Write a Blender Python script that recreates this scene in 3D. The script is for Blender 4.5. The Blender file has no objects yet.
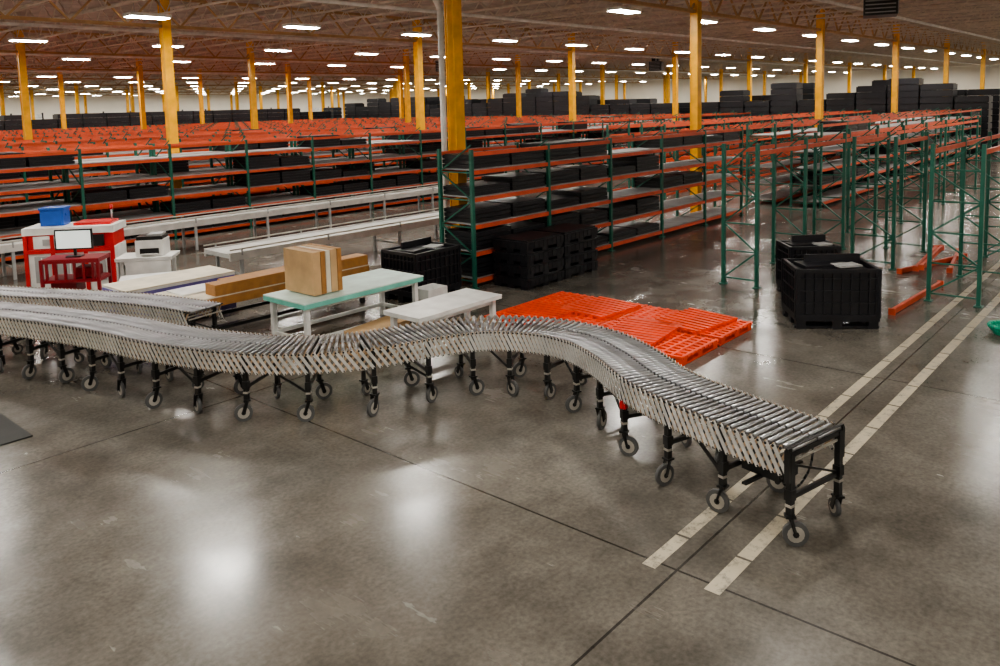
import bpy, math, random
from mathutils import Vector, Matrix
random.seed(4)
A=math.radians(41.35)
def setup_cam():
    p=math.radians(6); r=math.radians(1.5)
    f0=Vector((math.cos(A),math.sin(A),0)); R=Vector((math.sin(A),-math.cos(A),0)); Z=Vector((0,0,1))
    F=f0*math.cos(p)-Z*math.sin(p); U=Z*math.cos(p)+f0*math.sin(p)
    U2=U*math.cos(r)+R*math.sin(r); R2=R*math.cos(r)-U*math.sin(r)
    cd=bpy.data.cameras.new('camera'); cd.sensor_width=36; cd.lens=28.8; cd.shift_y=-0.144; cd.clip_end=500
    c=bpy.data.objects.new('camera',cd); bpy.context.scene.collection.objects.link(c)
    M=Matrix((R2,U2,-F)).transposed().to_4x4(); M.translation=Vector((0,0,4)); c.matrix_world=M
    bpy.context.scene.camera=c
setup_cam()
try: bpy.context.scene.view_settings.look='AgX - Medium High Contrast'
except Exception: pass
ZUP=Vector((0,0,1))
class MB:
    def __init__(s): s.v=[];s.f=[];s.m=[];s.mats=[];s.sm=[]
    def mi(s,m):
        if m not in s.mats: s.mats.append(m)
        return s.mats.index(m)
    def quad(s,P,mat):
        b=len(s.v); s.v+=[tuple(q) for q in P]; s.f.append(tuple(range(b,b+len(P)))); s.m.append(s.mi(mat)); s.sm.append(False)
    def hexa(s,P,mat,caps=True):
        b=len(s.v); s.v+= [tuple(q) for q in P]; k=s.mi(mat)
        fs=[(0,1,5,4),(1,2,6,5),(2,3,7,6),(3,0,4,7)]
        if caps: fs+=[(3,2,1,0),(4,5,6,7)]
        for f in fs: s.f.append(tuple(b+i for i in f)); s.m.append(k); s.sm.append(False)
    def box(s,c,d,mat,rz=0):
        x,y,z=d[0]/2,d[1]/2,d[2]/2; co,si=math.cos(rz),math.sin(rz)
        P=[]
        for dz in (-z,z):
            for dx,dy in ((-x,-y),(x,-y),(x,y),(-x,y)):
                P.append((c[0]+dx*co-dy*si,c[1]+dx*si+dy*co,c[2]+dz))
        s.hexa(P,mat)
    def bar(s,p0,p1,w,h,mat,caps=True):
        p0=Vector(p0);p1=Vector(p1);d=(p1-p0).normalized()
        up=Vector((0,0,1)) if abs(d.z)<.95 else Vector((1,0,0))
        sd=d.cross(up).normalized(); u=sd.cross(d)
        P=[]
        for p in (p0,p1):
            for a,b in ((-1,-1),(1,-1),(1,1),(-1,1)): P.append(p+sd*(a*w/2)+u*(b*h/2))
        s.hexa(P,mat,caps)
    def cyl(s,p0,p1,r,mat,n=12,r1=None,caps=True):
        p0=Vector(p0);p1=Vector(p1);d=(p1-p0).normalized(); r1=r if r1 is None else r1
        up=Vector((0,0,1)) if abs(d.z)<.95 else Vector((1,0,0))
        a=d.cross(up).normalized(); c=a.cross(d); b=len(s.v); k=s.mi(mat)
        for p,rr in((p0,r),(p1,r1)):
            for i in range(n):
                t=2*math.pi*i/n; s.v.append(tuple(p+a*(rr*math.cos(t))+c*(rr*math.sin(t))))
        for i in range(n):
            j=(i+1)%n; s.f.append((b+i,b+j,b+n+j,b+n+i)); s.m.append(k); s.sm.append(True)
        if caps:
            s.f.append(tuple(b+i for i in reversed(range(n)))); s.m.append(k); s.sm.append(False)
            s.f.append(tuple(b+n+i for i in range(n))); s.m.append(k); s.sm.append(False)
    def obj(s,name,parent=None):
        me=bpy.data.meshes.new(name); me.from_pydata(s.v,[],s.f)
        for m in s.mats: me.materials.append(m)
        me.polygons.foreach_set('material_index',s.m); me.polygons.foreach_set('use_smooth',s.sm); me.update()
        o=bpy.data.objects.new(name,me); bpy.context.scene.collection.objects.link(o)
        if parent: o.parent=parent
        return o
def place(o,x,y,rz=0,z=0):
    o.location=(x,y,z); o.rotation_euler=(0,0,rz); return o
def mat(name,col,rough=.5,metal=0,var=.15,scale=3,emit=0,bump=0):
    m=bpy.data.materials.new(name); m.use_nodes=True; n=m.node_tree.nodes; l=m.node_tree.links
    b=n['Principled BSDF']; b.inputs['Roughness'].default_value=rough; b.inputs['Metallic'].default_value=metal
    t=n.new('ShaderNodeTexCoord'); no=n.new('ShaderNodeTexNoise'); no.inputs['Scale'].default_value=scale; no.inputs['Detail'].default_value=4
    r=n.new('ShaderNodeValToRGB'); r.color_ramp.elements[0].position=.3; r.color_ramp.elements[1].position=.7
    r.color_ramp.elements[0].color=tuple(c*(1-var) for c in col)+(1,); r.color_ramp.elements[1].color=tuple(min(1,c*(1+var)) for c in col)+(1,)
    l.new(t.outputs['Object'],no.inputs['Vector']); l.new(no.outputs['Fac'],r.inputs['Fac']); l.new(r.outputs['Color'],b.inputs['Base Color'])
    if emit: b.inputs['Emission Color'].default_value=(1,.96,.88,1); b.inputs['Emission Strength'].default_value=emit
    if bump:
        bp=n.new('ShaderNodeBump'); bp.inputs['Strength'].default_value=bump; bp.inputs['Distance'].default_value=.01
        l.new(no.outputs['Fac'],bp.inputs['Height']); l.new(bp.outputs['Normal'],b.inputs['Normal'])
    return m
green=mat('green_paint',(.022,.135,.095),.4); orange=mat('orange_paint',(.64,.1,.04),.45); black=mat('black_plastic',(.013,.013,.017),.4)
blackm=mat('black_metal',(.012,.012,.012),.35)
yellow=mat('yellow_paint',(.85,.42,.012),.4); steel=mat('joist_paint',(.6,.52,.43),.6); gird=mat('girder_paint',(.5,.32,.15),.6)
wallm=mat('wall_paint',(.9,.86,.77),.8,var=.06,scale=.3); lamp=mat('lamp_lens',(.9,.9,.9),.5,emit=118); grey=mat('grey_deck',(.38,.38,.38),.6)
alu=mat('aluminium',(.72,.71,.69),.35,.5); alud=mat('aluminium_dull',(.5,.47,.42),.45,.4); roll=mat('roller_steel',(.4,.4,.42),.3,.88)
slatsh=mat('slat_shade',(.5,.36,.24),.5); tyre=mat('caster_tyre',(.1,.1,.1),.5); white=mat('white_laminate',(.8,.8,.78),.4)  # inner lattice slats: shadow painted in as a darker beige
mint=mat('mint_paint',(.2,.6,.5),.4); minttop=mat('mint_top',(.62,.8,.74),.35); wood=mat('brown_plywood',(.42,.2,.06),.5,scale=8); card=mat('cardboard',(.58,.38,.2),.7)
cream=mat('cream_board',(.75,.68,.55),.6); purple=mat('purple_panel',(.16,.14,.4),.5); red=mat('red_paint',(.6,.02,.02),.35)
dred=mat('dark_red',(.25,.008,.015),.4); screen=mat('monitor_screen',(.5,.68,.7),.2,emit=.6); blue=mat('blue_plastic',(.02,.1,.45),.4)
pal=mat('orange_plastic',(.9,.08,.015),.4); teal=mat('teal_plastic',(.01,.35,.22),.4); pipew=mat('white_pipe',(.75,.72,.68),.4)
matm=mat('rubber_mat',(.03,.03,.03),.6); beltm=mat('belt_grey',(.5,.5,.48),.5)
def deckmat():
    m=mat('roof_deck',(.5,.43,.36),.7,var=.2,scale=1.5); n=m.node_tree.nodes; l=m.node_tree.links; b=n['Principled BSDF']
    t=n.new('ShaderNodeTexCoord'); w=n.new('ShaderNodeTexWave'); w.inputs['Scale'].default_value=2.0; w.bands_direction='X'
    bp=n.new('ShaderNodeBump'); bp.inputs['Distance'].default_value=.04; bp.inputs['Strength'].default_value=.8
    l.new(t.outputs['Object'],w.inputs['Vector']); l.new(w.outputs['Fac'],bp.inputs['Height']); l.new(bp.outputs['Normal'],b.inputs['Normal'])
    return m
deck=deckmat()
def floormat():
    m=bpy.data.materials.new('polished_concrete'); m.use_nodes=True; n=m.node_tree.nodes; l=m.node_tree.links; b=n['Principled BSDF']
    t=n.new('ShaderNodeTexCoord'); sp=n.new('ShaderNodeSeparateXYZ'); l.new(t.outputs['Object'],sp.inputs[0])
    def noise(sc,det=6,ro=.6,dist=0,stretch=None,rot=0):
        x=n.new('ShaderNodeTexNoise'); x.inputs['Scale'].default_value=sc; x.inputs['Detail'].default_value=det; x.inputs['Roughness'].default_value=ro; x.inputs['Distortion'].default_value=dist
        src=t.outputs['Object']
        if stretch:
            mp=n.new('ShaderNodeMapping'); mp.inputs['Scale'].default_value=stretch; mp.inputs['Rotation'].default_value=(0,0,rot); l.new(src,mp.inputs['Vector']); src=mp.outputs['Vector']
        l.new(src,x.inputs['Vector']); return x.outputs['Fac']
    def mth(op,a,c=None,cl=False):
        x=n.new('ShaderNodeMath'); x.operation=op; x.use_clamp=cl
        for i,q in enumerate((a,c)):
            if q is None: continue
            if isinstance(q,(int,float)): x.inputs[i].default_value=q
            else: l.new(q,x.inputs[i])
        return x.outputs[0]
    def ramp(f,stops):
        r=n.new('ShaderNodeValToRGB'); e=r.color_ramp.elements
        while len(e)<len(stops): e.new(.5)
        for i,(p,c) in enumerate(stops): e[i].position=p; e[i].color=c+(1,)
        l.new(f,r.inputs['Fac']); return r.outputs['Color']
    def mix(f,a,c,mode='MIX'):
        x=n.new('ShaderNodeMix'); x.data_type='RGBA'; x.blend_type=mode
        if isinstance(f,(int,float)): x.inputs[0].default_value=f
        else: l.new(f,x.inputs[0])
        for i,q in((6,a),(7,c)):
            if isinstance(q,tuple): x.inputs[i].default_value=q+(1,)
            else: l.new(q,x.inputs[i])
        return x.outputs[2]
    def g(v): return (v,v,v)
    big=noise(.3,3,.5,.2); mid=noise(.9,4,.5); mid2=noise(3.2,5,.6); fine=noise(22,4,.6); scr=noise(6,5,.7,0,(1,.06,1),.5)
    base=ramp(big,[(.2,(.105,.092,.076)),(.5,(.145,.132,.113)),(.8,(.195,.182,.16))])
    base=mix(1.0,base,ramp(mid,[(.2,g(.3)),(.5,g(.5)),(.8,g(.72))]),'OVERLAY')
    base=mix(.6,base,ramp(mid2,[(.2,g(.3)),(.5,g(.5)),(.8,g(.7))]),'OVERLAY')
    base=mix(.7,base,ramp(fine,[(.25,g(.3)),(.75,g(.7))]),'OVERLAY')
    U,V=sp.outputs['X'],sp.outputs['Y']
    def line(c,pos,w): return mth('LESS_THAN',mth('ABSOLUTE',mth('SUBTRACT',c,pos)),w)
    def grid(c,off,per,w):
        q=mth('SUBTRACT',c,off-per/2); q=mth('FLOORED_MODULO',q,per); return line(q,per/2,w)
    j=mth('MAXIMUM',grid(U,5.8,6,.012),grid(V,3.2,6.85,.012))
    base=mix(mth('MULTIPLY',j,.8),base,(.015,.013,.012))
    wear=ramp(noise(6,8,.8),[(.36,g(0)),(.5,g(1))])
    tp=mth('MAXIMUM',line(V,3.42,.065),line(V,2.83,.07))
    tp=mth('MULTIPLY',tp,mth('GREATER_THAN',U,5.7)); tp=mth('MULTIPLY',tp,wear)
    dash=mth('GREATER_THAN',mth('FLOORED_MODULO',U,.9),.03); tp=mth('MULTIPLY',tp,dash)
    base=mix(mth('MULTIPLY',tp,.8),base,(.58,.51,.38))
    l.new(base,b.inputs['Base Color'])
    rg=ramp(mid,[(.3,g(.15)),(.7,g(.29))]); rg=mix(.15,rg,ramp(scr,[(.3,g(.1)),(.7,g(.4))]))
    rr=mix(tp,rg,(.6,.6,.6)); l.new(rr,b.inputs['Roughness'])
    b.inputs['Specular IOR Level'].default_value=.65
    bp=n.new('ShaderNodeBump'); bp.inputs['Strength'].default_value=.15; bp.inputs['Distance'].default_value=.01
    l.new(noise(2.5,3),bp.inputs['Height']); l.new(bp.outputs['Normal'],b.inputs['Normal'])
    return m
conc=floormat()
U0,U1,V0,V1=-14,112,-14,130
def one(name,c,d,m):
    b=MB(); b.box(c,d,m); return b.obj(name)
one('floor',((U0+U1)/2,(V0+V1)/2,-.05),(U1-U0,V1-V0,.1),conc)
one('ceiling',((U0+U1)/2,(V0+V1)/2,8.05),(U1-U0,V1-V0,.1),deck)
one('wall_east',(U1+.1,(V0+V1)/2,4),(.2,V1-V0,8),wallm); one('wall_west',(U0-.1,(V0+V1)/2,4),(.2,V1-V0,8),wallm)
one('wall_north',((U0+U1)/2,V1+.1,4),(U1-U0,.2,8),wallm); one('wall_south',((U0+U1)/2,V0-.1,4),(U1-U0,.2,8),wallm)
for k in range(6):
    b=MB(); x=30+k*13; b.box((x,V1-.06,2.2),(4,.06,4.4),white)
    for q in range(5): b.box((x,V1-.1,.5+q*.85),(4,.03,.05),grey)
    for s in(-1,1): b.box((x+s*2.1,V1-.08,2.3),(.2,.12,4.6),blackm)
    b.obj('door_%d'%(k+1))
# columns
CU,CV=13.35,13.05
cb=MB()
cb.box((0,0,3.97),(.25,.22,7.86),yellow)
for s in(-.125,.125): cb.box((0,s,3.97),(.29,.03,7.86),yellow)
cb.box((0,0,.02),(.5,.5,.04),yellow)
c0=None
for i in range(-1,9):
    for j in range(-1,9):
        if i==-1 and j==-1: continue
        if c0 is None: c0=cb.obj('steel_column'); o=c0
        else:
            o=bpy.data.objects.new('steel_column',c0.data); bpy.context.scene.collection.objects.link(o)
        place(o,CU+11.7*i,CV+13.7*j)
b=MB()
for j in range(-1,9):
    v=CV+13.7*j
    b.box(((U0+U1)/2,v,6.95),(U1-U0-.1,.15,.1),gird); b.box(((U0+U1)/2,v,7.9),(U1-U0-.1,.15,.1),gird)
    k=0;x=U0
    while x<U1-1:
        b.bar((x,v,6.95 if k%2 else 7.9),(x+.9,v,7.9 if k%2 else 6.95),.06,.06,gird,False); x+=.9;k+=1
b.obj('roof_girders')
b=MB(); x=U0+1
while x<U1:
    b.box((x,(V0+V1)/2,7.3),(.08,V1-V0-.1,.06),steel); b.box((x,(V0+V1)/2,7.95),(.1,V1-V0-.1,.06),steel)
    y=V0;k=0
    while y<V1-1:
        b.bar((x,y,7.3 if k%2 else 7.95),(x,y+.7,7.95 if k%2 else 7.3),.03,.03,steel,False); y+=.7;k+=1
    x+=2
b.obj('roof_joists')
b=MB()
for v,z in((9.5,7.1),(19.5,7.15),(30,7.1),(44,7.1),(60,7.1)):
    b.cyl((U0+.2,v,z),(U1-.2,v,z),.06,pipew,8)
b.obj('sprinkler_pipes')
b=MB()
def fixture(u,v):
    b.quad([(u-.6,v-.24,6.93),(u-.6,v+.24,6.93),(u+.6,v+.24,6.93),(u+.6,v-.24,6.93)],lamp); b.box((u,v,7.0),(1.28,.56,.1),white)
    b.bar((u-.4,v,7.05),(u-.4,v,7.9),.015,.015,grey,False); b.bar((u+.4,v,7.05),(u+.4,v,7.9),.015,.015,grey,False)
k=-3
while 6.1+5.6*k<U1-2:
    for j in range(0,14):
        u=6.1+5.6*k; v=-5.5+10*j
        if v<V1 and u>U0:
            if j==2 and u<20: continue
            if j==1 and 15<u<25: continue
            fixture(u,v)
    k+=1
for u,v in((14.6,16.2),(9.1,17.2),(3.5,17.2),(-2.1,16),(-7.7,15)): fixture(u,v)
b.obj('high_bay_lights')
# drain pipe beside nearest column
b=MB(); x,y=CU-.29,CV+.12
b.cyl((x,y,0.02),(x,y,6.2),.07,pipew,12); b.cyl((x,y,6.2),(x-.28,y+.22,7.0),.07,pipew,12); b.cyl((x-.28,y+.22,7.0),(x-.28,y+.22,7.95),.07,pipew,12)
b.obj('drain_pipe')
def heater(x,y):
    b=MB(); b.box((0,0,0),(1.0,.9,.7),blackm); 
    for i in range(6): b.box((-.51,0,-.27+i*.11),(.03,.8,.03),grey)
    b.cyl((0,0,.35),(0,0,1.2),.08,grey); b.cyl((0,-.46,0),(0,-.49,0),.3,grey,16)
    b.box((.2,.1,.6),(.5,.5,.4),blackm)
    place(b.obj('unit_heater'),x,y,0.3,6.65)
heater(25.4,7.3); heater(38,38); heater(55,32)
# ---- racks
def rack(u0,n,v0,depth=1.07,bay=2.7,H=3.05,levels=(.15,.75,1.35,1.95,2.55,2.95),fill=.4,full=0,decks=True,name='pallet_rack'):
    b=MB()
    for i in range(n+1):
        u=u0+i*bay
        for v in(v0,v0+depth):
            b.box((u,v,H/2),(.08,.07,H),green); b.box((u,v,.01),(.16,.14,.02),green)
        z=.15;k=0
        while z<H-.3:
            b.bar((u,v0,z),(u,v0+depth,z),.03,.03,green,False)
            b.bar((u,v0,z) if k%2 else (u,v0+depth,z),(u,v0+depth,z+.6) if k%2 else (u,v0,z+.6),.03,.03,green,False); z+=.6;k+=1
        if i<n:
            for li,z in enumerate(levels):
                for v in(v0,v0+depth): b.box((u+bay/2,v,z),(bay-.08,.05,.09),orange)
                if z<2.9 and decks:
                    b.box((u+bay/2,v0+depth/2,z+.06),(bay-.1,depth-.08,.03),grey)
                    if random.random()<fill or i<full:
                        nb=2 if random.random()<.7 or i<full else 1
                        for q in range(nb):
                            hh=.1*random.choice((2,3,3,4))
                            for k in range(int(hh/.1)):
                                b.box((u+.68+q*1.28,v0+depth/2,z+.125+k*.1),(1.2,depth*.98,.085),black)
                                b.box((u+.68+q*1.28,v0+depth/2,z+.12+k*.1+.05),(1.12,depth*.9,.03),black)
    return b.obj(name)
rack(12.55,5,11.85,depth=.98,full=2,fill=.2)
rack(16.05,8,6.95,depth=.75,levels=(2.85,),decks=False); rack(16.9,8,3.0,depth=.85,levels=(2.9,),decks=False)
rack(19.5,1,5.2,depth=.9,levels=(2.9,),decks=False)
v=24.5;q=0
while v<72:
    u0=4 if v<40 else 10; n=int((56-u0)/2.7)
    rack(u0,n,v,fill=.5 if q<2 else .2,decks=q<4); rack(u0,n,v+1.3,fill=.3 if q<2 else .15,decks=q<3); v+=4.6;q+=1
for v in(10.2,11.9,16.5,18.2): rack(29,10,v,fill=.15,decks=v<12)
# ---- far stacks of bulk bins
b=MB()
def blk(u,v,du,dv,h):
    z=0
    while z<h:
        b.box((u,v,z+.2),(du,dv,.36),black); b.box((u,v,z+.4),(du-.15,dv-.15,.06),black); z+=.42
v=11
while v<78:
    h=random.choice((3.6,4.2,4.4,4.6,4.9)); 
    if random.random()>.12: blk(58.1,v,1.2,1.9,h); blk(61.5,v,1.2,1.9,h+random.choice((-.4,0,.4)))
    v+=2.0
u=20
while u<56:
    if random.random()>.15: blk(u,76,2.0,1.2,random.choice((3.4,3.8,4.2)))
    u+=2.1
b.obj('stacked_bulk_bins')
def container(x,y,rz,L=1.2,W=1.0,H=1.0,name='bulk_container',fold=True):
    b=MB(); t=.05
    b.box((0,0,.17),(L,W,.06),black)
    for sx in(-1,0,1):
        for sy in(-1,0,1): b.box((sx*(L/2-.1),sy*(W/2-.1),.07),(.16,.16,.14),black)
    for sy in(-1,1): b.box((0,sy*(W/2-.1),.03),(L,.12,.04),black)
    hh=H-.2
    for s in(-1,1):
        b.box((0,s*(W/2-t),.2+hh/2),(L-.02,.025,hh),black); b.box((s*(L/2-t),0,.2+hh/2),(.025,W-.02,hh),black)
        for z in(.22,.2+hh*.3,.2+hh*.55,.2+hh*.8,H-.03):
            w=.07 if z in(.22,H-.03) else .025
            b.box((0,s*(W/2-.02),z),(L,.04,w),black); b.box((s*(L/2-.02),0,z),(.04,W,w),black)
        n=9
        for i in range(n+1):
            w=.09 if i in(0,n) else .022
            b.box((-L/2+.03+(L-.06)*i/n,s*(W/2-.022),.2+hh/2),(w,.035,hh),black)
            b.box((s*(L/2-.022),-W/2+.03+(W-.06)*i/n,.2+hh/2),(.035,w,hh),black)
    if fold:
        b.box((0,0,H-.1),(L*.88,W*.85,.06),black); b.box((-.1,.1,H-.03),(L*.6,W*.5,.06),black,.2); b.box((.25,-.1,H),(L*.3,W*.3,.03),grey,.3); b.box((.1,.25,H+.03),(L*.7,.05,.2),black,.08)
    return place(b.obj(name),x,y,rz)
def foldstack(x,y,rz,n,L=1.2,W=1.0):
    b=MB()
    for i in range(n):
        z=i*.27
        b.box((0,0,z+.15),(L,W,.16),black); b.box((0,0,z+.245),(L-.08,W-.08,.04),black)
        for sx in(-1,0,1):
            for sy in(-1,0,1): b.box((sx*(L/2-.12),sy*(W/2-.12),z+.04),(.22,.2,.09),black)
        for k in range(8): 
            for s in (-1,1):
                b.box((-L/2+.1+k*(L-.2)/7,s*W/2,z+.15),(.03,.02,.15),black); b.box((s*L/2,-W/2+.1+k*(W-.2)/7,z+.15),(.02,.03,.15),black)
    return place(b.obj('collapsed_bin_stack'),x,y,rz)
rzb=math.atan2(-1.22,.85)
container(14.3,4.85,rzb,L=1.4,W=1.0,H=1.05)
container(16.1,5.9,rzb+.1,L=1.0,W=.8,H=1.05)
container(11.4,12.3,0,L=1.3,W=1.05,H=1.05)
foldstack(13.7,11.25,0,4,1.3,1.0); foldstack(15.05,11.25,0,4,1.3,1.0)
# ---- orange pallets
def pallets():
    b=MB()
    px0,py0=10.55,5.7
    for a in range(2):
        for c in range(4):
            ox=px0+a*1.25+random.uniform(-.03,.03); oy=py0+c*1.03
            for k in range(3): b.box((ox+.6,oy+.08+k*.42,.02),(1.2,.1,.03),pal)
            for k in range(3):
                for q in range(3): b.box((ox+.1+q*.5,oy+.08+k*.42,.07),(.14,.12,.09),pal)
            for k in range(9): b.box((ox+.05+k*.1375,oy+.5,.13),(.06,1.0,.03),pal)
            for k in range(6): b.box((ox+.6,oy+.04+k*.184,.134),(1.2,.05,.035),pal)
            b.box((ox+.6,oy+.5,.108),(1.16,.96,.006),orange)
    for (x,y,r) in((11.3,6.9,.12),(12.2,8.3,-.1),(11.2,9.0,.05),(12.4,6.5,-.15)):
        for k in range(9): b.box((x+(-.55+k*.1375)*math.cos(r),y+(-.55+k*.1375)*math.sin(r),.2),(.06,1.0,.03),pal,r)
        for k in range(6): b.box((x-(-.45+k*.18)*math.sin(r),y+(-.45+k*.18)*math.cos(r),.17),(1.2,.05,.04),pal,r)
    b.obj('plastic_pallets')
pallets()
# ---- flexible conveyors
def spline(P,step):
    P=[Vector((x,y,0)) for x,y in P]; P=[P[0]*2-P[1]]+P+[P[-1]*2-P[-2]]; pts=[]
    for i in range(1,len(P)-2):
        for k in range(40):
            t=k/40; a,b_,c,d=P[i-1:i+3]
            pts.append(.5*((2*b_)+(c-a)*t+(2*a-5*b_+4*c-d)*t*t+(-a+3*b_-3*c+d)*t**3))
    pts.append(P[-2]); out=[pts[0]]; acc=0
    for i in range(1,len(pts)):
        seg=(pts[i]-pts[i-1]).length
        while acc+seg>=step:
            f=(step-acc)/seg; q=pts[i-1].lerp(pts[i],f); out.append(q); pts[i-1]=q; seg=(pts[i]-q).length; acc=0
        acc+=seg
    res=[]
    for i,q in enumerate(out):
        t=(out[min(i+1,len(out)-1)]-out[max(i-1,0)]).normalized(); res.append((q,t,Vector((-t.y,t.x,0))))
    return res
def caster(b,p,ang,r):
    x,y=p.x,p.y; d=Vector((math.cos(ang),math.sin(ang),0)); s=Vector((-d.y,d.x,0))
    c=Vector((x,y,r))+d*.05
    b.cyl(c-s*.02,c+s*.02,r,tyre,18); b.cyl(c-s*.024,c+s*.024,r*.66,alud,14); b.cyl(c-s*.03,c+s*.03,r*.25,blackm,8)
    top=Vector((x,y,2*r+.05))
    for k in(-1,1): b.bar(c+s*.034*k,top+s*.034*k,.012,.05,blackm)
    b.box((x,y,2*r+.05),(.09,.09,.02),blackm,ang)
def flex(P,W=.83,pitch=.08,H=.92,leg=9,seed=1,legoff=0,plates=True):
    rnd=random.Random(seed); b=MB(); S=spline(P,pitch); h=W/2
    for i,(q,t,nn) in enumerate(S):
        z=Vector((0,0,H-.025))
        b.cyl(q-nn*(h-.03)+z,q-nn*.012+z,.022,roll,8); b.cyl(q+nn*.012+z,q+nn*(h-.03)+z,.022,roll,8)
        b.cyl(q-nn*(h+.012)+z,q+nn*(h+.012)+z,.008,blackm,5)
        for s in(-1,1):
            if i+2<len(S):
                q2,t2,n2=S[i+2]
                o1=q+nn*(s*h); o2=q2+n2*(s*h)
                off=nn*(s*.008)
                lo,hi=Vector((0,0,H-.28)),Vector((0,0,H-.01))
                b.bar(o1+lo+off,o2+hi+off,.007,.04,alu); 
                b.bar(o1+hi-off,o2+lo-off,.007,.03,slatsh)  # inner bar, shade put into its colour
            b.cyl(q+nn*(s*(h-.012))+z,q+nn*(s*(h+.018))+z,.014,blackm,6)
            zl=Vector((0,0,H-.27)); b.cyl(q+nn*(s*(h-.012))+zl,q+nn*(s*(h+.016))+zl,.009,blackm,6)
        if i%2==0: b.bar(q-nn*h+Vector((0,0,H-.14)),q+nn*h+Vector((0,0,H-.14)),.012,.02,alud,False)
    i=legoff; n=len(S); idx=[]
    while i<n-3: idx.append(i); i+=leg
    if n-1-idx[-1]<4: idx[-1]=n-1
    else: idx.append(n-1)
    for k,i in enumerate(idx):
        q,t,nn=S[i]; ar=math.atan2(t.y,t.x)
        for s in(-1,1):
            r=.085 if (k%2==0) else .115
            if s==1: r=.115
            p=q+nn*(s*(h-.03)); top=H-.05
            b.box((p.x,p.y,(2*r+.06+top)/2),(.056,.056,top-2*r-.06),blackm,ar)
            b.box((p.x,p.y,.38),(.064,.064,.025),alud,ar)
            b.box((p.x,p.y,.48),(.075,.075,.1),blackm,ar)
            caster(b,p,rnd.uniform(0,6.28),r)
        a=q-nn*(h-.06); c=q+nn*(h-.06)
        b.bar(a+Vector((0,0,.45)),c+Vector((0,0,.45)),.03,.045,blackm)
        b.bar(a+Vector((0,0,.47)),c+Vector((0,0,.75)),.02,.02,blackm); 
        b.bar(a+Vector((0,0,H-.07)),c+Vector((0,0,H-.07)),.04,.04,blackm)
        if k%2 and i+5<n:
            q2,t2,n2=S[i+5]
            for s in(-1,1): b.bar(q+nn*(s*(h-.06))+Vector((0,0,.36)),q2+n2*(s*(h-.06))+Vector((0,0,.66)),.02,.03,blackm)
    for i in(0,n-1):
        if not plates: continue
        q,t,nn=S[i]
        b.bar(q-nn*(h+.03)+Vector((0,0,H-.025)),q+nn*(h+.03)+Vector((0,0,H-.025)),.03,.05,blackm)
        for s in(-1,1): b.box((q+nn*(s*(h+.015))).to_tuple()[:2]+(H-.17,),(.05,.03,.3),blackm,math.atan2(t.y,t.x))
    return b,S
K=.9625
main=[(7.42,2.62),(7.62,3.5),(8.0,4.6),(8.58,5.5),(8.92,6.25),(8.93,7.05),(8.52,7.85),(7.8,8.3),(7,8.6),(6.45,8.98),(5.95,9.6),(5.58,10.5),(5.33,11.4),(5.12,12.6),(4.8,13.8),(4.3,15.3),(3.7,16.8)]
b,S=flex([(x*K,y*K) for x,y in main])
q,t,nn=S[6]
b.box((q.x,q.y,.47),(.42,.3,.12),blackm,math.atan2(t.y,t.x)); b.box((q.x,q.y,.54),(.5,.34,.02),blackm,math.atan2(t.y,t.x))
b.box((q.x,q.y,.405),(.05,.8,.02),blackm,math.atan2(t.y,t.x))
pts=[]
q,t,nn=S[2]
for k in range(15):
    a=k/14*math.pi; pts.append(q+nn*(.3*math.cos(a))+t*(.05*k/14)+Vector((0,0,.66-.3*math.sin(a))))
for a_,c_ in zip(pts,pts[1:]): b.cyl(a_,c_,.012,blackm,6)
q,t,nn=S[27]
for s in(-1,1):
    p=q+nn*(s*.385); b.box((p.x,p.y,.6),(.07,.07,.1),red)
b.obj('flexible_conveyor')
b,S2=flex([(x*K,y*K) for x,y in [(6.5,12.3),(6.3,13.3),(5.95,14.4),(5.4,15.6),(4.7,17.1),(4.0,18.7)]],W=.65,legoff=2,seed=5,plates=False)
b.obj('flexible_conveyor')
# ---- tables
def table(x0,x1,y0,y1,H,top,edge,leg,ins=.12,th=.05):
    b=MB(); cx,cy=(x0+x1)/2,(y0+y1)/2; L,W=x1-x0,y1-y0
    b.box((0,0,H-.01),(L,W,.02),top); b.box((0,0,H-.02-th/2),(L-.01,W-.01,th),edge)
    for sx in(-1,1):
        for sy in(-1,1):
            b.box((sx*(L/2-ins),sy*(W/2-ins),(H-.05)/2),(.08,.08,H-.05),leg)
    for sy in(-1,1): b.box((0,sy*(W/2-ins),.2),(L-2*ins,.05,.06),leg); b.box((0,sy*(W/2-ins),H-.12),(L-2*ins,.03,.08),leg)
    for sx in(-1,1): b.box((sx*(L/2-ins),0,.2),(.05,W-2*ins,.06),leg)
    return b,cx,cy
b,cx,cy=table(7.4,10.05,10.8,12.0,.87,minttop,mint,white,th=.08); place(b.obj('mint_work_table'),cx,cy)
b,cx,cy=table(8.2,10.15,8.95,9.8,.75,white,white,white); place(b.obj('white_table'),cx,cy)
b,cx,cy=table(6.45,10.4,12.8,14.0,.8,cream,wood,blackm,th=.16)
b.box((.25,-.42,.9),(3.4,.34,.2),wood); b.box((.5,.25,.83),(2.6,.5,.06),wood); b.box((-1.2,.2,.815),(1.2,.6,.03),white)
place(b.obj('plywood_bench'),cx,cy)
b,cx,cy=table(6.2,8.4,14.6,15.6,.8,cream,white,white)
b.box((0,-.47,.4),(2.2,.03,.7),purple); b.box((-1.1,0,.4),(.03,.95,.7),purple)
place(b.obj('purple_panel_table'),cx,cy)
b=MB(); x=0
for w,m in((.16,card),(.1,wood),(.1,cream),(.14,card),(.1,wood)):
    b.box((x+w/2,0,.37),(w-.012,.85,.74+random.uniform(-.04,.0)),m); x+=w
place(b.obj('cardboard_panels'),7.8,11.5,0,.885)
b=MB()
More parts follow.
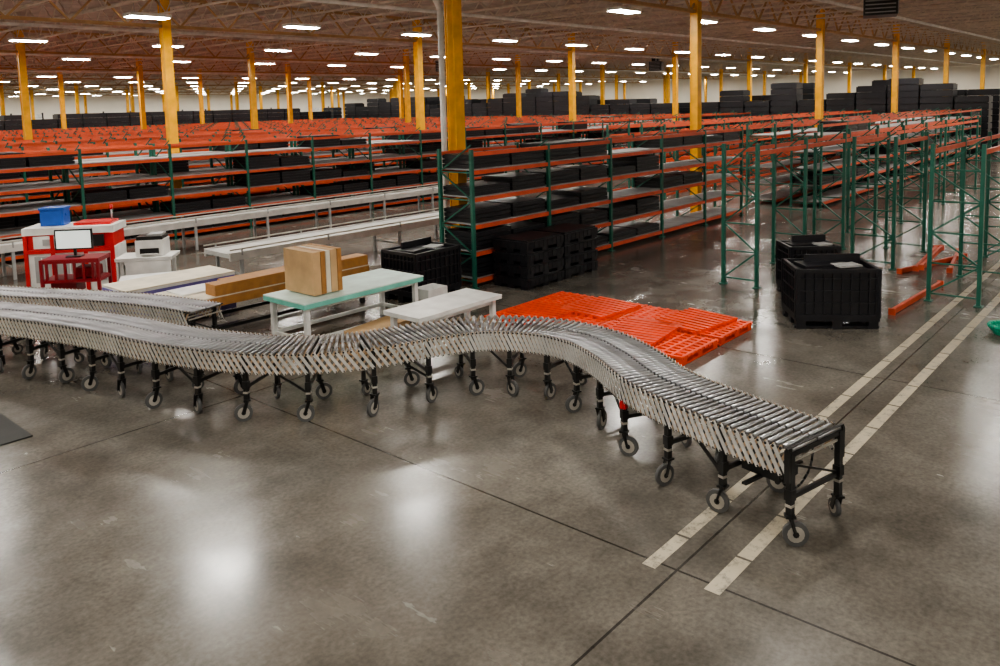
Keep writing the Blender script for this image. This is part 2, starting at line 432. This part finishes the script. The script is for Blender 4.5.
for k in range(4): b.box((.03*k,0,.06+k*.09),(1.1,.5,.08),(card,wood,cream,card)[k],.05*k)
place(b.obj('stacked_boards'),8.4,10.3)
b=MB(); b.box((0,0,.3),(.5,.4,.03),white)
for s in(-1,1): b.box((0,s*.2,.4),(.5,.02,.2),white); b.box((s*.25,0,.4),(.02,.4,.2),white)
for sx in(-1,1):
    for sy in(-1,1): b.box((sx*.2,sy*.15,.15),(.04,.04,.3),grey)
place(b.obj('wire_basket'),10.6,11.2)
def belt(name,x0,x1,y,W,H,z_leg=2.4):
    b=MB(); L=x1-x0
    b.box((L/2,0,H-.04),(L,W-.1,.1),beltm)
    for s in(-1,1): b.box((L/2,s*W/2,H-.06),(L,.06,.18),alu); b.bar((0,s*(W/2+.03),H+.1),(L,s*(W/2+.03),H+.1),.03,.03,alud)
    k=.3
    while k<L:
        for s in(-1,1): b.box((k,s*(W/2-.02),(H-.1)/2),(.07,.06,H-.1),grey); b.box((k,s*(W/2+.03),H+.03),(.03,.03,.16),grey)
        b.box((k,0,.3),(.04,W,.04),grey); k+=z_leg
    place(b.obj(name),x0,y)
belt('belt_conveyor',9.3,19,16.9,1.1,.8); belt('belt_conveyor',4,24,22.4,.8,.85)
b=MB()
b.box((0,0,.5),(1.9,.9,1.0),white); b.box((0,0,1.15),(1.85,.86,.4),red); b.box((0,0,1.42),(1.95,.95,.16),white); b.box((.45,.05,1.53),(.8,.6,.06),red)
b.box((-.3,-.45,1.17),(.9,.03,.28),white); b.box((-.3,-.47,1.17),(.5,.02,.14),grey); b.box((.6,-.45,1.17),(.3,.03,.26),blackm); b.box((0,-.46,.55),(1.5,.03,.6),grey)
for k in range(5): b.box((-.6+k*.3,-.48,.55),(.02,.02,.55),white)
for x in(-.92,-.35,.35,.92): b.box((x,-.46,.68),(.08,.06,1.3),red)
b.box((0,-.47,.96),(1.9,.05,.08),red); b.box((-.96,0,1.15),(.03,.5,.25),white)
b.cyl((.75,.2,1.5),(.75,.2,1.85),.02,grey); b.cyl((.75,.2,1.8),(.75,.2,1.9),.04,red)
place(b.obj('label_machine'),7.3,19.6,-.7)
def red_stand(x,y,rz):
    b=MB(); L,W,H=1.1,.6,1.1
    for sx in(-1,1):
        for sy in(-1,1):
            b.box((sx*L/2,sy*W/2,H/2+.05),(.06,.06,H-.1),dred); b.cyl((sx*L/2,sy*W/2-.02,.05),(sx*L/2,sy*W/2+.02,.05),.05,blackm,12)
    for z in(.25,.65,1.05):
        for s in(-1,1): b.box((0,s*W/2,z),(L,.05,.06),dred); b.box((s*L/2,0,z),(.05,W,.06),dred)
    for k in range(6): b.box((-L/2+.1+k*.18,-W/2,.86),(.05,.04,.4),dred)
    b.box((0,0,1.09),(L+.04,W+.04,.03),dred); b.box((0,0,.67),(L,W,.03),dred)
    b.box((.25,0,.8),(.4,.4,.2),dred); b.box((-.2,.05,.5),(.5,.45,.25),dred)
    place(b.obj('red_frame_stand'),x,y,rz)
    b=MB(); b.box((0,0,.01),(.3,.2,.02),blackm); b.box((0,.02,.13),(.05,.04,.24),blackm); b.box((0,0,.36),(.74,.05,.42),blackm); b.box((0,-.028,.36),(.68,.005,.36),screen)
    place(b.obj('computer_monitor'),x,y,rz,1.107)
red_stand(6.45,17.45,-.75)
b,cx,cy=table(7.45,8.65,17.7,18.5,.85,white,white,white)
b.box((.1,-.39,.42),(.95,.03,.7),white); b.box((-.56,0,.42),(.03,.75,.7),white)
place(b.obj('white_workstation'),8.1,17.75,-.7)
b=MB(); b.box((0,0,.18),(.6,.55,.36),white); b.box((0,0,.4),(.55,.5,.08),blackm); b.box((0,-.28,.12),(.4,.04,.12),blackm); b.box((0,-.33,.06),(.35,.06,.02),white); b.box((.1,0,.46),(.3,.4,.05),grey)
place(b.obj('label_printer'),8.2,17.7,-.7,.852)
b=MB()
b.box((0,0,.3),(1.0,.5,.6),white); b.box((0,0,.62),(1.06,.56,.04),white)
for k in range(3): b.box((-.33+k*.33,-.26,.32),(.3,.02,.5),cream); b.box((-.33+k*.33,-.28,.5),(.12,.02,.02),grey)
place(b.obj('white_cabinet'),7.45,16.4,-.5)
b=MB(); b.box((0,0,.2),(.5,.4,.38),blue); b.box((0,0,.4),(.54,.44,.05),blue)
for s in (-1,1): b.box((s*.26,0,.25),(.02,.14,.05),blue); b.box((0,s*.205,.2),(.4,.02,.3),blue)
place(b.obj('blue_tote'),6.98,19.87,-.7,1.5)
def beam(x0,y0,x1,y1,z=.06):
    b=MB(); L=math.hypot(x1-x0,y1-y0)
    b.box((L/2,0,0),(L,.06,.1),orange); b.box((L/2,.035,-.03),(L,.04,.05),orange)
    for k in(0,L): b.box((k,0,0),(.04,.12,.12),orange)
    place(b.obj('loose_rack_beam'),x0,y0,math.atan2(y1-y0,x1-x0),z)
beam(15.4,4.1,18.3,3.95); beam(19.1,4.95,21.8,4.2); beam(19.0,4.6,21.9,4.85,.18); beam(18.6,4.4,21.3,4.6,.3)
beam(19.8,4.1,22.4,4.45)
def coil(x,y):
    b=MB(); 
    for k in range(3):
        R=.2+.04*k
        for i in range(20):
            a=i*math.pi/10;c=(i+1)*math.pi/10
            b.cyl((R*math.cos(a),R*math.sin(a),.04+.05*k),(R*math.cos(c),R*math.sin(c),.04+.05*k),.035,teal,6)
    place(b.obj('green_strap_coil'),x,y)
coil(15.2,2.25); coil(10.2,.95)
one('floor_mat',(2.85,11.55,.008),(1.0,1.3,.016),matm)
